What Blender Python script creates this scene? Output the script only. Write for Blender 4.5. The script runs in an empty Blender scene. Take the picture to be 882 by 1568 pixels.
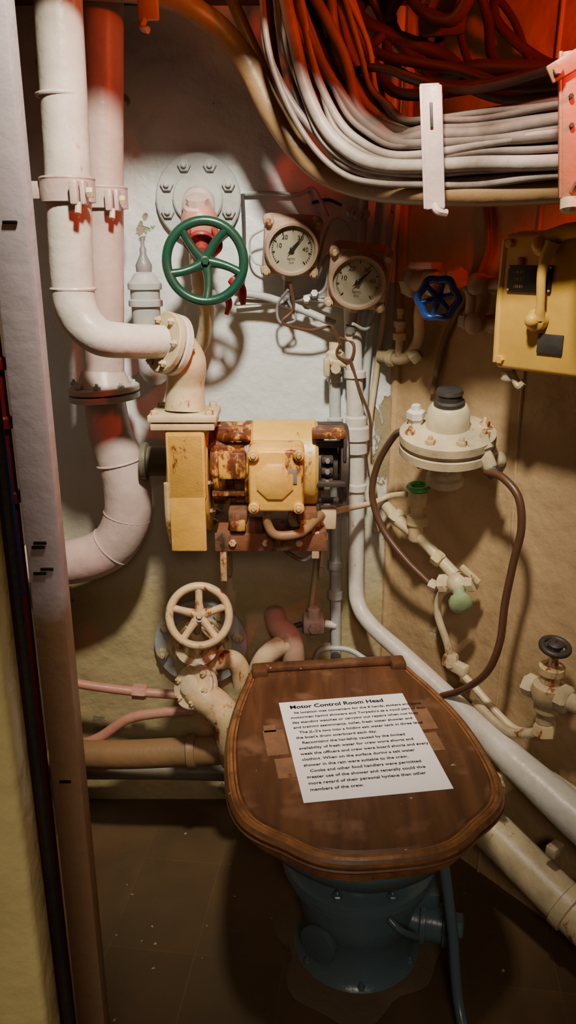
import bpy, bmesh, math, random
from mathutils import Vector as V, Matrix
random.seed(7)
# ---------------------------------------------------------------- materials
def newmat(name):
    m=bpy.data.materials.new(name);m.use_nodes=True
    nt=m.node_tree;b=nt.nodes['Principled BSDF'];return m,nt,b
def paint(name,col,rough=.45,var=.25,rust=0.,rustcol=(.12,.034,.009),bump=.25,bs=45,metal=0,dirt=(.10,.07,.04),dscale=7,spec=.5,col2=None,zsplit=None,peel=None,bd=.006,streak=.45):
    m,nt,b=newmat(name);N=nt.nodes;L=nt.links
    tc=N.new('ShaderNodeTexCoord')
    n1=N.new('ShaderNodeTexNoise');n1.inputs['Scale'].default_value=dscale;n1.inputs['Detail'].default_value=8;n1.inputs['Roughness'].default_value=.65
    L.new(tc.outputs['Object'],n1.inputs['Vector'])
    r1=N.new('ShaderNodeValToRGB');r1.color_ramp.elements[0].position=.40;r1.color_ramp.elements[1].position=.70
    r1.color_ramp.elements[0].color=(0,0,0,1);r1.color_ramp.elements[1].color=(var,)*3+(1,)
    L.new(n1.outputs['Fac'],r1.inputs['Fac'])
    mx=N.new('ShaderNodeMix');mx.data_type='RGBA'
    mx.inputs[6].default_value=(*col,1);mx.inputs[7].default_value=(*dirt,1)
    L.new(r1.outputs['Color'],mx.inputs[0]);last=mx.outputs[2]
    if col2:
        sx=N.new('ShaderNodeSeparateXYZ');g=N.new('ShaderNodeNewGeometry');L.new(g.outputs['Position'],sx.inputs[0])
        mr=N.new('ShaderNodeMapRange');mr.inputs[1].default_value=zsplit[0];mr.inputs[2].default_value=zsplit[1];mr.inputs[3].default_value=1;mr.inputs[4].default_value=0
        ad=N.new('ShaderNodeMath');ad.operation='MULTIPLY_ADD';L.new(n1.outputs['Fac'],ad.inputs[0]);ad.inputs[1].default_value=.25;L.new(sx.outputs['Z'],ad.inputs[2])
        L.new(ad.outputs[0],mr.inputs[0])
        m4=N.new('ShaderNodeMix');m4.data_type='RGBA';L.new(mr.outputs[0],m4.inputs[0]);L.new(last,m4.inputs[6]);m4.inputs[7].default_value=(*col2,1);last=m4.outputs[2]
    bumpsrc=None
    if peel:
        n5=N.new('ShaderNodeTexNoise');n5.inputs['Scale'].default_value=peel[1];n5.inputs['Detail'].default_value=12;n5.inputs['Roughness'].default_value=.6;n5.inputs['Distortion'].default_value=.6
        L.new(tc.outputs['Object'],n5.inputs['Vector'])
        r5=N.new('ShaderNodeValToRGB');r5.color_ramp.elements[0].position=peel[2];r5.color_ramp.elements[1].position=peel[2]+.012
        L.new(n5.outputs['Fac'],r5.inputs['Fac'])
        m5=N.new('ShaderNodeMix');m5.data_type='RGBA';L.new(r5.outputs['Color'],m5.inputs[0]);L.new(last,m5.inputs[6]);m5.inputs[7].default_value=(*peel[0],1);last=m5.outputs[2];bumpsrc=r5.outputs['Color']
    if rust>0:
        mp=N.new('ShaderNodeMapping');mp.inputs['Scale'].default_value=(1,1,streak);L.new(tc.outputs['Object'],mp.inputs[0])
        n2=N.new('ShaderNodeTexNoise');n2.inputs['Scale'].default_value=26;n2.inputs['Detail'].default_value=12;n2.inputs['Roughness'].default_value=.72
        L.new(mp.outputs[0],n2.inputs['Vector'])
        p=.78-.38*rust
        r2=N.new('ShaderNodeValToRGB');r2.color_ramp.elements[0].position=p-.02;r2.color_ramp.elements[1].position=p+.03
        L.new(n2.outputs['Fac'],r2.inputs['Fac'])
        r6=N.new('ShaderNodeValToRGB');r6.color_ramp.elements[0].position=p;r6.color_ramp.elements[0].color=(min(1,rustcol[0]*2.6),rustcol[1]*3.0,rustcol[2]*3,1);r6.color_ramp.elements[1].position=p+.07;r6.color_ramp.elements[1].color=(*rustcol,1)
        L.new(n2.outputs['Fac'],r6.inputs['Fac'])
        m2=N.new('ShaderNodeMix');m2.data_type='RGBA';L.new(r2.outputs['Color'],m2.inputs[0]);L.new(last,m2.inputs[6]);L.new(r6.outputs['Color'],m2.inputs[7]);last=m2.outputs[2]
    L.new(last,b.inputs['Base Color'])
    b.inputs['Roughness'].default_value=rough;b.inputs['Metallic'].default_value=metal;b.inputs['Specular IOR Level'].default_value=spec
    n3=N.new('ShaderNodeTexNoise');n3.inputs['Scale'].default_value=bs;n3.inputs['Detail'].default_value=5
    L.new(tc.outputs['Object'],n3.inputs['Vector'])
    bp=N.new('ShaderNodeBump');bp.inputs['Strength'].default_value=bump;bp.inputs['Distance'].default_value=bd
    hs=n3.outputs['Fac']
    if bumpsrc:
        sb=N.new('ShaderNodeMath');sb.operation='MULTIPLY_ADD';L.new(bumpsrc,sb.inputs[0]);sb.inputs[1].default_value=-.2;L.new(hs,sb.inputs[2]);hs=sb.outputs[0]
    L.new(hs,bp.inputs['Height']);L.new(bp.outputs[0],b.inputs['Normal'])
    return m
M={}
M['white']=paint('white_paint',(.64,.60,.53),.35,.45,.32)
M['cool']=paint('cool_grey_paint',(.44,.47,.46),.38,.4,.30)
M['pinkw']=paint('pinkish_white_paint',(.55,.42,.38),.38,.35,.27)
M['pink']=paint('pink_paint',(.46,.22,.16),.4,.4,.25)
M['cream']=paint('cream_paint',(.62,.51,.31),.4,.6,.44)
M['creamr']=paint('cream_rusty',(.60,.46,.24),.42,.65,.56)
M['regul']=paint('regulator_cream',(.62,.52,.33),.4,.6,.42)
M['gauge']=paint('gauge_housing_paint',(.42,.29,.21),.42,.35,.28)
M['yellow']=paint('yellow_paint',(.72,.43,.075),.38,.4,.46)
M['yellowr']=paint('yellow_rusted',(.68,.37,.05),.45,.6,.90,rustcol=(.10,.028,.008))
M['box']=paint('box_yellow_paint',(.62,.36,.06),.38,.3,.25,bump=.12)
M['rust']=paint('rust',(.17,.055,.016),.8,.7,.6,rustcol=(.04,.016,.008),bump=.6)
M['wallb']=paint('wall_paint_white',(.64,.68,.69),.42,.30,.12,bump=.85,bs=13,dscale=3,dirt=(.30,.27,.19),col2=(.38,.31,.16),zsplit=(.66,1.08),peel=((.26,.21,.12),5,.64),bd=.014,rustcol=(.05,.04,.02))
M['wallr']=paint('wall_paint_tan',(.46,.315,.165),.42,.55,.16,bump=.85,bs=11,dscale=3.5,dirt=(.20,.12,.055),rustcol=(.06,.04,.022),peel=((.54,.45,.30),4,.63),bd=.014)
M['walll']=paint('wall_paint_olive',(.12,.11,.07),.5,.4,.1,bump=.5,bs=12)
M['cement']=paint('cement',(.11,.08,.048),.7,.5,.1,bump=.6,bs=25)
M['ceil']=paint('ceiling_paint',(.10,.035,.025),.6,.4,.1,bump=.5,bs=12)
M['redwall']=paint('red_dark_paint',(.30,.015,.02),.4,.5,.1)
M['green']=paint('green_enamel',(.004,.050,.030),.28,.1,.1,bump=.08,rustcol=(.10,.13,.08))
M['lgreen']=paint('light_green_paint',(.05,.42,.10),.35,.2,.05)
M['pgreen']=paint('pale_green_paint',(.24,.34,.17),.4,.3,.3)
M['blue']=paint('blue_enamel',(.010,.050,.26),.3,.2,.2,rustcol=(.08,.08,.1))
M['red']=paint('red_paint',(.30,.015,.02),.4,.3,.1)
M['redor']=paint('orange_red_paint',(.42,.17,.09),.4,.3,.3)
M['dark']=paint('dark_metal',(.03,.026,.024),.5,.4,.1)
M['black']=paint('black_plastic',(.008,.008,.008),.5,.0,0,bump=0)
M['grey']=paint('grey_metal',(.20,.19,.20),.4,.3,.1)
M['hose']=paint('brown_rubber_hose',(.09,.036,.018),.4,.3,0,bump=.1)
M['cable']=paint('cable_sheath',(.20,.16,.135),.5,.7,.15,dirt=(.04,.02,.015),bump=.2,dscale=9)
M['cable2']=paint('cable_sheath_pale',(.34,.29,.25),.5,.7,.15,dirt=(.06,.035,.02),bump=.2,dscale=9)
M['cabled']=paint('dark_cable_sheath',(.06,.028,.020),.5,.4,0,bump=.1)
M['brownpipe']=paint('brown_pipe_paint',(.24,.145,.065),.42,.5,.1)
M['teal']=paint('teal_grey_glaze',(.085,.15,.18),.28,.4,.25,dirt=(.10,.10,.07),rustcol=(.06,.045,.025),bump=.2)
M['dial']=paint('dial_face',(.62,.58,.42),.5,.15,0,bump=0)
M['paper']=paint('paper',(.88,.87,.90),.7,0,0,bump=0)
M['tape']=paint('old_tape',(.24,.125,.065),.5,.7,.5,rustcol=(.09,.035,.015),bump=.1,dscale=30)
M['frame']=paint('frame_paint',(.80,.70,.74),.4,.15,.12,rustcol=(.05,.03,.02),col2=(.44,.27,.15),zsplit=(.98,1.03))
M['door']=paint('door_paint_yellow',(.76,.65,.28),.35,.35,.0,bump=.4,bs=26,dirt=(.36,.27,.09),bd=.01)
M['seal']=paint('door_seal_rubber',(.012,.01,.008),.6,.2,0)
M['flake']=paint('paint_flake',(.35,.28,.18),.6,.2,0)
def woodmat():
    m,nt,b=newmat('varnished_wood');N=nt.nodes;L=nt.links
    tc=N.new('ShaderNodeTexCoord');mp=N.new('ShaderNodeMapping');mp.inputs['Scale'].default_value=(9,1.2,9);mp.inputs['Rotation'].default_value=(0,0,-.11);L.new(tc.outputs['Object'],mp.inputs[0])
    n=N.new('ShaderNodeTexNoise');n.inputs['Scale'].default_value=4;n.inputs['Detail'].default_value=9;n.inputs['Distortion'].default_value=.6;L.new(mp.outputs[0],n.inputs['Vector'])
    r=N.new('ShaderNodeValToRGB');e=r.color_ramp.elements
    e[0].position=.25;e[0].color=(.050,.020,.009,1);e[1].position=.8;e[1].color=(.145,.062,.024,1);L.new(n.outputs['Fac'],r.inputs['Fac'])
    n2=N.new('ShaderNodeTexNoise');n2.inputs['Scale'].default_value=16;n2.inputs['Detail'].default_value=10;L.new(tc.outputs['Object'],n2.inputs['Vector'])
    r2=N.new('ShaderNodeValToRGB');r2.color_ramp.elements[0].position=.56;r2.color_ramp.elements[1].position=.70;L.new(n2.outputs['Fac'],r2.inputs['Fac'])
    mx=N.new('ShaderNodeMix');mx.data_type='RGBA';L.new(r2.outputs['Color'],mx.inputs[0]);L.new(r.outputs['Color'],mx.inputs[6]);mx.inputs[7].default_value=(.17,.085,.045,1)
    n4=N.new('ShaderNodeTexNoise');n4.inputs['Scale'].default_value=75;n4.inputs['Detail'].default_value=3;L.new(tc.outputs['Object'],n4.inputs['Vector'])
    r4=N.new('ShaderNodeValToRGB');r4.color_ramp.elements[0].position=.72;r4.color_ramp.elements[1].position=.75;L.new(n4.outputs['Fac'],r4.inputs['Fac'])
    my=N.new('ShaderNodeMix');my.data_type='RGBA';L.new(r4.outputs['Color'],my.inputs[0]);L.new(mx.outputs[2],my.inputs[6]);my.inputs[7].default_value=(.40,.30,.2,1)
    L.new(my.outputs[2],b.inputs['Base Color'])
    r3=N.new('ShaderNodeMapRange');L.new(n2.outputs['Fac'],r3.inputs[0]);r3.inputs[3].default_value=.3;r3.inputs[4].default_value=.65;L.new(r3.outputs[0],b.inputs['Roughness'])
    b.inputs['Coat Weight'].default_value=.08
    bp=N.new('ShaderNodeBump');bp.inputs['Strength'].default_value=.12;bp.inputs['Distance'].default_value=.003;L.new(n.outputs['Fac'],bp.inputs['Height']);L.new(bp.outputs[0],b.inputs['Normal'])
    return m
M['wood']=woodmat()
M['woodedge']=paint('worn_wood_edge',(.28,.125,.045),.34,.9,.35,dirt=(.06,.022,.009),dscale=22,bump=.2,rustcol=(.15,.07,.03),streak=1)
def floormat():
    m,nt,b=newmat('floor_tiles_dark');N=nt.nodes;L=nt.links
    tc=N.new('ShaderNodeTexCoord');mp=N.new('ShaderNodeMapping');mp.inputs['Rotation'].default_value=(0,0,.12);L.new(tc.outputs['Object'],mp.inputs[0])
    br=N.new('ShaderNodeTexBrick');br.offset=0;br.inputs['Scale'].default_value=6;br.inputs['Mortar Size'].default_value=.006;br.inputs['Brick Width'].default_value=1;br.inputs['Row Height'].default_value=1.4
    br.inputs['Color1'].default_value=(.12,.070,.032,1);br.inputs['Color2'].default_value=(.090,.054,.025,1);br.inputs['Mortar'].default_value=(.13,.085,.045,1)
    L.new(mp.outputs[0],br.inputs['Vector'])
    n=N.new('ShaderNodeTexNoise');n.inputs['Scale'].default_value=7;n.inputs['Detail'].default_value=9;L.new(tc.outputs['Object'],n.inputs['Vector'])
    r=N.new('ShaderNodeValToRGB');r.color_ramp.elements[0].position=.35;r.color_ramp.elements[1].position=.7;r.color_ramp.elements[1].color=(.85,.85,.85,1);L.new(n.outputs['Fac'],r.inputs['Fac'])
    mx=N.new('ShaderNodeMix');mx.data_type='RGBA';L.new(r.outputs[0],mx.inputs[0]);L.new(br.outputs['Color'],mx.inputs[6]);mx.inputs[7].default_value=(.055,.038,.018,1)
    L.new(mx.outputs[2],b.inputs['Base Color'])
    r3=N.new('ShaderNodeMapRange');L.new(n.outputs['Fac'],r3.inputs[0]);r3.inputs[3].default_value=.3;r3.inputs[4].default_value=.7;L.new(r3.outputs[0],b.inputs['Roughness'])
    bp=N.new('ShaderNodeBump');bp.inputs['Strength'].default_value=.3;bp.inputs['Distance'].default_value=.004;L.new(n.outputs['Fac'],bp.inputs['Height']);L.new(bp.outputs[0],b.inputs['Normal'])
    return m
M['floor']=floormat()
# ---------------------------------------------------------------- mesh builder
def frame(ax):
    w=V(ax).normalized();h=V((0,0,1)) if abs(w.z)<.9 else V((0,1,0))
    u=h.cross(w).normalized();v=w.cross(u).normalized();return u,v,w
def mrot(ax):
    w=V(ax).normalized();x=V((0,0,1)).cross(w).normalized();z=w.cross(x).normalized()
    return x,z,w
def smooth(pts,n=8):
    P=[V(p) for p in pts]
    if len(P)<3:return P
    Q=[P[0]*2-P[1]]+P+[P[-1]*2-P[-2]];o=[]
    for i in range(1,len(Q)-2):
        a,b,c,d=Q[i-1:i+3]
        for k in range(n):
            t=k/n;o.append(.5*((2*b)+(c-a)*t+(2*a-5*b+4*c-d)*t*t+(3*b-a-3*c+d)*t**3))
    o.append(P[-1]);return o
class Bd:
    def __init__(s,name):
        s.n=name;s.v=[];s.f=[];s.m=[];s.mats=[]
    def mi(s,k):
        if k not in s.mats:s.mats.append(k)
        return s.mats.index(k)
    def add(s,vs,fs,k):
        o=len(s.v);i=s.mi(k);s.v+= [V(x) for x in vs]
        for f in fs:s.f.append([o+a for a in f]);s.m.append(i)
    def tube(s,pts,r,k,seg=16,sm=True,n=8):
        rr=r if isinstance(r,(list,tuple)) else None
        P=smooth(pts,n) if sm else [V(p) for p in pts]
        L=len(P);R=[]
        for i in range(L):
            if rr:
                t=i/(L-1)*(len(rr)-1);a=min(int(t),len(rr)-2);R.append(rr[a]+(rr[a+1]-rr[a])*(t-a))
            else:R.append(r)
        t0=(P[1]-P[0]).normalized();u,_,_=frame(t0);vs=[];fs=[]
        for i in range(L):
            t=(P[min(i+1,L-1)]-P[max(i-1,0)]).normalized()
            u=(u-t*u.dot(t)).normalized();w=t.cross(u)
            for j in range(seg):
                a=2*math.pi*j/seg;vs.append(P[i]+(u*math.cos(a)+w*math.sin(a))*R[i])
        for i in range(L-1):
            for j in range(seg):
                j2=(j+1)%seg;fs.append([i*seg+j,i*seg+j2,(i+1)*seg+j2,(i+1)*seg+j])
        fs.append(list(range(seg))[::-1]);fs.append([(L-1)*seg+j for j in range(seg)])
        s.add(vs,fs,k)
    def lathe(s,prof,o,ax,k,seg=32,ph=0,sx=1,sy=1,xdir=None):
        u,v,w=frame(ax)
        if xdir is not None:
            u=V(xdir);u=(u-w*u.dot(w)).normalized();v=w.cross(u)
        o=V(o);vs=[];fs=[];n=len(prof)
        for r,h in prof:
            for j in range(seg):
                a=2*math.pi*(j+ph)/seg;vs.append(o+w*h+(u*math.cos(a)*sx+v*math.sin(a)*sy)*r)
        for i in range(n-1):
            for j in range(seg):
                j2=(j+1)%seg;fs.append([i*seg+j,i*seg+j2,(i+1)*seg+j2,(i+1)*seg+j])
        fs.append(list(range(seg))[::-1]);fs.append([(n-1)*seg+j for j in range(seg)])
        s.add(vs,fs,k)
    def loft(s,rings,k,seg=48):
        vs=[];fs=[];n=len(rings)
        for cx,cy,z,rx,ry in rings:
            for j in range(seg):
                a=2*math.pi*j/seg;vs.append(V((cx+math.cos(a)*rx,cy+math.sin(a)*ry,z)))
        for i in range(n-1):
            for j in range(seg):
                j2=(j+1)%seg;fs.append([i*seg+j,i*seg+j2,(i+1)*seg+j2,(i+1)*seg+j])
        fs.append(list(range(seg))[::-1]);fs.append([(n-1)*seg+j for j in range(seg)])
        s.add(vs,fs,k)
    def disc(s,o,ax,r,h,k,c=.002,seg=32):
        s.lathe([(r-c,0),(r,c),(r,h-c),(r-c,h)],o,ax,k,seg)
    def hexn(s,o,ax,r,h,k):
        s.lathe([(r,0),(r,h*.8),(r*.82,h)],o,ax,k,6)
    def bolts(s,o,ax,R,n,r,h,k,ph=0):
        u,v,w=frame(ax);o=V(o)
        for i in range(n):
            a=2*math.pi*(i+ph)/n;p=o+(u*math.cos(a)+v*math.sin(a))*R
            s.hexn(p,w,r,h,k);s.lathe([(r*.45,0),(r*.45,h*1.5),(r*.3,h*1.7)],p,w,k,10)
    def torus(s,o,ax,R,r,k,seg=56,ms=12,lob=0,amp=0,flat=1):
        u,v,w=frame(ax);o=V(o);vs=[];fs=[]
        for i in range(seg):
            a=2*math.pi*i/seg;d=u*math.cos(a)+v*math.sin(a);RR=R*(1+amp*math.cos(lob*a))
            for j in range(ms):
                b=2*math.pi*j/ms;vs.append(o+d*(RR+r*math.cos(b))+w*r*flat*math.sin(b))
        for i in range(seg):
            for j in range(ms):
                i2=(i+1)%seg;j2=(j+1)%ms;fs.append([i*ms+j,i2*ms+j,i2*ms+j2,i*ms+j2])
        s.add(vs,fs,k)
    def sph(s,o,r,k,sc=(1,1,1),seg=20):
        vs=[];fs=[];o=V(o);n=12
        for i in range(1,n):
            t=math.pi*i/n
            for j in range(seg):
                a=2*math.pi*j/seg;vs.append(o+V((math.sin(t)*math.cos(a)*r*sc[0],math.sin(t)*math.sin(a)*r*sc[1],math.cos(t)*r*sc[2])))
        for i in range(n-2):
            for j in range(seg):
                j2=(j+1)%seg;fs.append([i*seg+j,(i+1)*seg+j,(i+1)*seg+j2,i*seg+j2])
        fs.append(list(range(seg)));fs.append([(n-2)*seg+j for j in range(seg)][::-1])
        s.add(vs,fs,k)
    def box(s,c,size,k,ax=None,bev=.003,seg=2,roll=0):
        bm=bmesh.new();bmesh.ops.create_cube(bm,size=1)
        for v in bm.verts:v.co=V((v.co.x*size[0],v.co.y*size[1],v.co.z*size[2]))
        if bev>0:bmesh.ops.bevel(bm,geom=list(bm.edges),offset=min(bev,min(size)*.45),segments=seg,affect='EDGES',profile=.5)
        bm.verts.index_update()
        if ax is None:x,z,w=V((1,0,0)),V((0,0,1)),V((0,1,0))
        else:x,z,w=mrot(ax)
        if roll:
            x,z=x*math.cos(roll)+z*math.sin(roll),z*math.cos(roll)-x*math.sin(roll)
        c=V(c);vs=[c+x*v.co.x+w*v.co.y+z*v.co.z for v in bm.verts]
        s.add(vs,[[v.index for v in f.verts] for f in bm.faces],k);bm.free()
    def prism(s,poly,o,x,y,h,k,kside=None):
        o=V(o);x=V(x);y=V(y);w=x.cross(y).normalized();n=len(poly)
        a=[o+x*p[0]+y*p[1] for p in poly];b=[q+w*h for q in a]
        s.add(a+b,[list(range(n))[::-1],[n+i for i in range(n)]],k)
        s.add(a+b,[[i,(i+1)%n,n+(i+1)%n,n+i] for i in range(n)],kside or k)
    def text(s,t,size,o,x,y,k,align='CENTER',bold=0):
        c=bpy.data.curves.new('tmp','FONT');c.body=t;c.size=size;c.align_x=align;c.align_y='CENTER';c.resolution_u=3;c.offset=bold
        ob=bpy.data.objects.new('tmp',c);bpy.context.collection.objects.link(ob);bpy.context.view_layer.update()
        me=bpy.data.meshes.new_from_object(ob);o=V(o);x=V(x).normalized();y=V(y).normalized()
        s.add([o+x*v.co.x+y*v.co.y for v in me.vertices],[list(p.vertices) for p in me.polygons],k)
        bpy.data.objects.remove(ob);bpy.data.meshes.remove(me);bpy.data.curves.remove(c)
    def wheel(s,o,ax,R,r,n,k,hub=None,dish=.012,lob=0,amp=0,sp=.8,ph=.25,curve=0,flat=1):
        u,v,w=frame(ax);o=V(o);s.torus(o,ax,R,r,k,lob=lob,amp=amp,flat=flat)
        for i in range(n):
            a=2*math.pi*(i+ph)/n
            pts=[]
            for q in (0.12,.4,.7,1.0):
                aa=a+curve*(1-q);pts.append(o+(u*math.cos(aa)+v*math.sin(aa))*R*q-w*dish*(1-q)*(1 if q<1 else 0))
            s.tube(pts,[r*sp*1.25,r*sp,r*sp*.9,r*sp],k,10,n=4)
        s.lathe([(R*.2,-.008),(R*.24,-.004),(R*.24,.006),(R*.18,.01)],o-w*dish,ax,k,20)
        s.hexn(o-w*dish+w*.008,ax,R*.11,.009,hub or k)
    def done(s,ang=38,parent=None):
        me=bpy.data.meshes.new(s.n)
        lo=V([min(v[i] for v in s.v) for i in range(3)]);hi=V([max(v[i] for v in s.v) for i in range(3)]);c=(lo+hi)/2
        me.from_pydata([v-c for v in s.v],[],s.f)
        for k in s.mats:me.materials.append(M[k])
        me.polygons.foreach_set('material_index',s.m);me.polygons.foreach_set('use_smooth',[True]*len(s.f))
        me.update();me.set_sharp_from_angle(angle=math.radians(ang))
        ob=bpy.data.objects.new(s.n,me);ob.location=c;bpy.context.collection.objects.link(ob);return ob
# right-hand wall frame
WC=V((.22,1.6,0));WD=V((.622,-.783,0)).normalized();WN=V((-.783,-.622,0)).normalized()
def W(s_,z,o=0):return WC+WD*s_+WN*o+V((0,0,z))
# ---------------------------------------------------------------- room shell
def slab(name,c,size,k,ax=None,bev=0):
    b=Bd(name);b.box(c,size,k,ax,bev);return b.done()
slab('floor',(.1,.65,-.025),(2.4,2.5,.05),'floor')
slab('wall_back',(-.1,1.625,.85),(1.0,.05,1.8),'wallb')
b=Bd('wall_right');b.box(W(.75,.85,-.025),(1.6,.05,1.8),'wallr',WN,0)
for s0 in (.30,):
    b.tube([W(s0,.0,0),W(s0+.01,.6,.0),W(s0,1.0,0),W(s0+.01,1.7,0)],.004,'wallr',8)
b.tube([W(.52,.2,0),W(.50,.7,0),W(.51,1.0,0)],.005,'wallr',8)
b.tube([W(0,.0,.0),W(0,1.7,.0)],.012,'wallr',8)
b.done()
slab('wall_left',(-.55,1.22,.85),(.05,.8,1.8),'walll')
slab('wall_front',(-.64,.85,.85),(.66,.03,1.8),'redwall')
b=Bd('ceiling_and_shade_panel');b.box((.1,1.45,1.70),(1.6,.5,.06),'ceil',None,0);b.box((.1,.45,2.15),(2.4,1.5,.05),'ceil',None,0);b.box((.1,1.19,1.885),(1.6,.03,.49),'ceil',None,0)  # last box: lip added to keep lamp light off the upper back wall
b.prism([(-.01,1.13),(.055,1.065),(.088,1.0),(.138,.975),(.205,.905),(.32,.86),(.75,.80),(.75,1.2),(-.01,1.2)],(0,0,1.62),(1,0,0),(0,1,0),.022,'ceil')  # added unseen panel, outline shaped to shade the upper cables from the main lamp
b.done()
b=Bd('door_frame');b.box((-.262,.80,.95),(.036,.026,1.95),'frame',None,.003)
b.box((-.2825,.812,.95),(.004,.02,1.95),'seal',None,.001)
for z in (.96,.955,.93,.925,1.28,.66):b.box((-.262+random.uniform(-.006,.008),.7865,z),(.014,.004,.003),'black',None,.001)
b.done()
b=Bd('door_1');b.box((-.342,.5,.9),(.29,.035,1.9),'door',None,.006,3)
b.tube([(-.194,.520,.0),(-.192,.520,.5),(-.195,.520,1.0),(-.193,.520,1.85)],.0045,'seal',8)
b.done()
b=Bd('red_pipe');b.tube([(-.297,.80,.0),(-.297,.80,1.3),(-.315,.80,1.5),(-.35,.80,1.8)],.010,'red',12)
b.tube([(-.289,.785,.9),(-.290,.785,1.05),(-.30,.785,1.25)],.004,'blue',10)
for z in (1.0,1.08,1.14):b.disc((-.297,.80,z),(0,0,1),.014,.014,'red')
b.done()
# ---------------------------------------------------------------- left pipes
b=Bd('vent_pipe_front')
b.tube([(-.328,1.30,1.66),(-.329,1.30,1.62),(-.334,1.30,1.40),(-.341,1.30,1.23),(-.336,1.295,1.165),(-.305,1.29,1.128),(-.262,1.31,1.118),(-.212,1.352,1.112)],[.0345,.0345,.0345,.034,.033,.030,.028,.028],'white',28)
b.torus((-.336,1.30,1.475),(0,0,1),.0345,.003,'white',32,8)
b.torus((-.341,1.30,1.20),(0,0,1),.0335,.003,'white',32,8)
fa=V((.72,.62,-.28)).normalized();fo=V((-.212,1.352,1.112))
b.disc(fo,fa,.052,.013,'cream');b.disc(fo+fa*.016,fa,.052,.014,'white')
b.bolts(fo-fa*.001,-fa,.041,6,.0065,.006,'cream')
b.bolts(fo+fa*.029,fa,.041,6,.0065,.006,'cream')
p=fo+fa*.028
b.tube([p,p+V((.014,.008,-.03)),(-.180,1.385,1.035),(-.182,1.38,.99)],[.034,.036,.033,.036],'cream',24)
b.box((-.181,1.375,.985),(.118,.10,.012),'cream',None,.002);b.box((-.181,1.375,.971),(.11,.095,.012),'creamr',None,.002)
for x in (-.228,-.135):
    for y in (1.335,1.415):b.hexn((x,y,.991),(0,0,1),.0075,.008,'creamr')
b.done()
b=Bd('vent_pipe_rear')
b.tube([(-.300,1.47,1.665),(-.304,1.47,1.62),(-.322,1.47,1.34),(-.341,1.47,1.03)],.036,'pinkw',28)
b.tube([(-.343,1.47,.99),(-.338,1.47,.93),(-.322,1.47,.875),(-.312,1.47,.82),(-.318,1.47,.755),(-.352,1.47,.70),(-.42,1.465,.672),(-.515,1.46,.665)],[.038,.041,.044,.046,.046,.045,.045,.044],'pinkw',24)
for P,A in (((-.322,1.47,.875),(-.2,0,1)),((-.316,1.47,.765),(.25,0,1)),((-.352,1.47,.70),(1,0,.9))):b.torus(P,A,.0445,.0022,'pinkw',32,8)
b.disc((-.343,1.47,.995),(-.05,0,1),.066,.011,'cool');b.disc((-.343,1.47,1.009),(-.05,0,1),.066,.011,'pinkw')
b.lathe([(.05,0),(.04,.025),(.037,.03)],(-.343,1.47,1.02),(-.03,0,1),'pinkw')
b.bolts((-.343,1.47,1.02),(0,0,1),.056,8,.007,.007,'cool')
b.done()
b=Bd('pipe_clamp')
for (cx,cy,cz,r) in ((-.337,1.30,1.345,.0355),(-.322,1.47,1.345,.0375)):
    b.lathe([(r,-.018),(r+.006,-.017),(r+.006,.017),(r,.018)],(cx,cy,cz),(0,0,1),'pinkw')
    b.torus((cx,cy,cz+.016),(0,0,1),r+.004,.003,'pinkw',32,8)
    b.box((cx+.022,cy-r-.008,cz-.006),(.012,.028,.034),'pinkw',None,.003)
    b.box((cx+.034,cy-r-.004,cz-.006),(.008,.026,.034),'pinkw',None,.003)
    b.hexn((cx+.04,cy-r-.010,cz-.006),(1,0,0),.008,.009,'cream')
    b.tube([(cx+.027,cy-r-.014,cz-.02),(cx+.026,cy-r-.018,cz-.035)],.005,'cream',8)
    b.box((cx-.045,cy,cz),(.05,.02,.026),'pinkw',None,.003)
b.done()
b=Bd('relief_valve')
b.lathe([(.026,0),(.026,.07),(.031,.072),(.031,.082),(.027,.085),(.027,.1),(.031,.102),(.031,.112),(.025,.118),(.02,.127),(.017,.13)],(-.262,1.50,1.09),(0,0,1),'cool')
b.lathe([(.014,0),(.015,.012),(.010,.022),(.006,.03),(.006,.04),(.0035,.045),(.0035,.06)],(-.262,1.50,1.222),(0,0,1),'grey',18)
b.bolts((-.262,1.50,1.202),(0,0,1),.024,5,.004,.004,'cool')
b.tube([(-.262,1.50,1.10),(-.262,1.51,1.05),(-.26,1.55,1.03),(-.26,1.598,1.03)],.022,'cool')
b.done()
b=Bd('green_handwheel_valve')
b.disc((-.168,1.599,1.352),(0,-1,0),.080,.016,'cool',.003);b.disc((-.168,1.585,1.352),(0,-1,0),.047,.012,'cool',.003)
b.bolts((-.168,1.585,1.352),(0,-1,0),.062,8,.0125,.010,'cool',.5)
b.lathe([(.03,0),(.03,.03),(.024,.035),(.024,.07)],(-.166,1.575,1.345),(.05,-1,-.25),'pinkw')
b.sph((-.158,1.50,1.305),.034,'pink',(1,.9,1.1))
b.lathe([(.026,0),(.026,.012),(.02,.016),(.02,.028)],(-.160,1.50,1.32),(0,-.35,1),'pinkw',8)
b.lathe([(.024,0),(.024,.02),(.014,.03),(.012,.06)],(-.155,1.49,1.275),(.1,-1,-.4),'red',20)
b.tube([(-.155,1.49,1.275),(-.142,1.42,1.241)],.007,'grey',sm=False)
b.tube([(-.175,1.48,1.30),(-.178,1.455,1.27),(-.15,1.43,1.245)],.006,'red',10);b.tube([(-.13,1.48,1.295),(-.12,1.455,1.265),(-.14,1.43,1.245)],.006,'red',10)
b.tube([(-.158,1.50,1.29),(-.16,1.50,1.20),(-.152,1.52,1.15),(-.165,1.54,1.09),(-.19,1.55,1.06)],[.022,.016,.014,.014,.013],'cream',16)
b.disc((-.156,1.51,1.178),(0,0,1),.022,.012,'cream')
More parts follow.
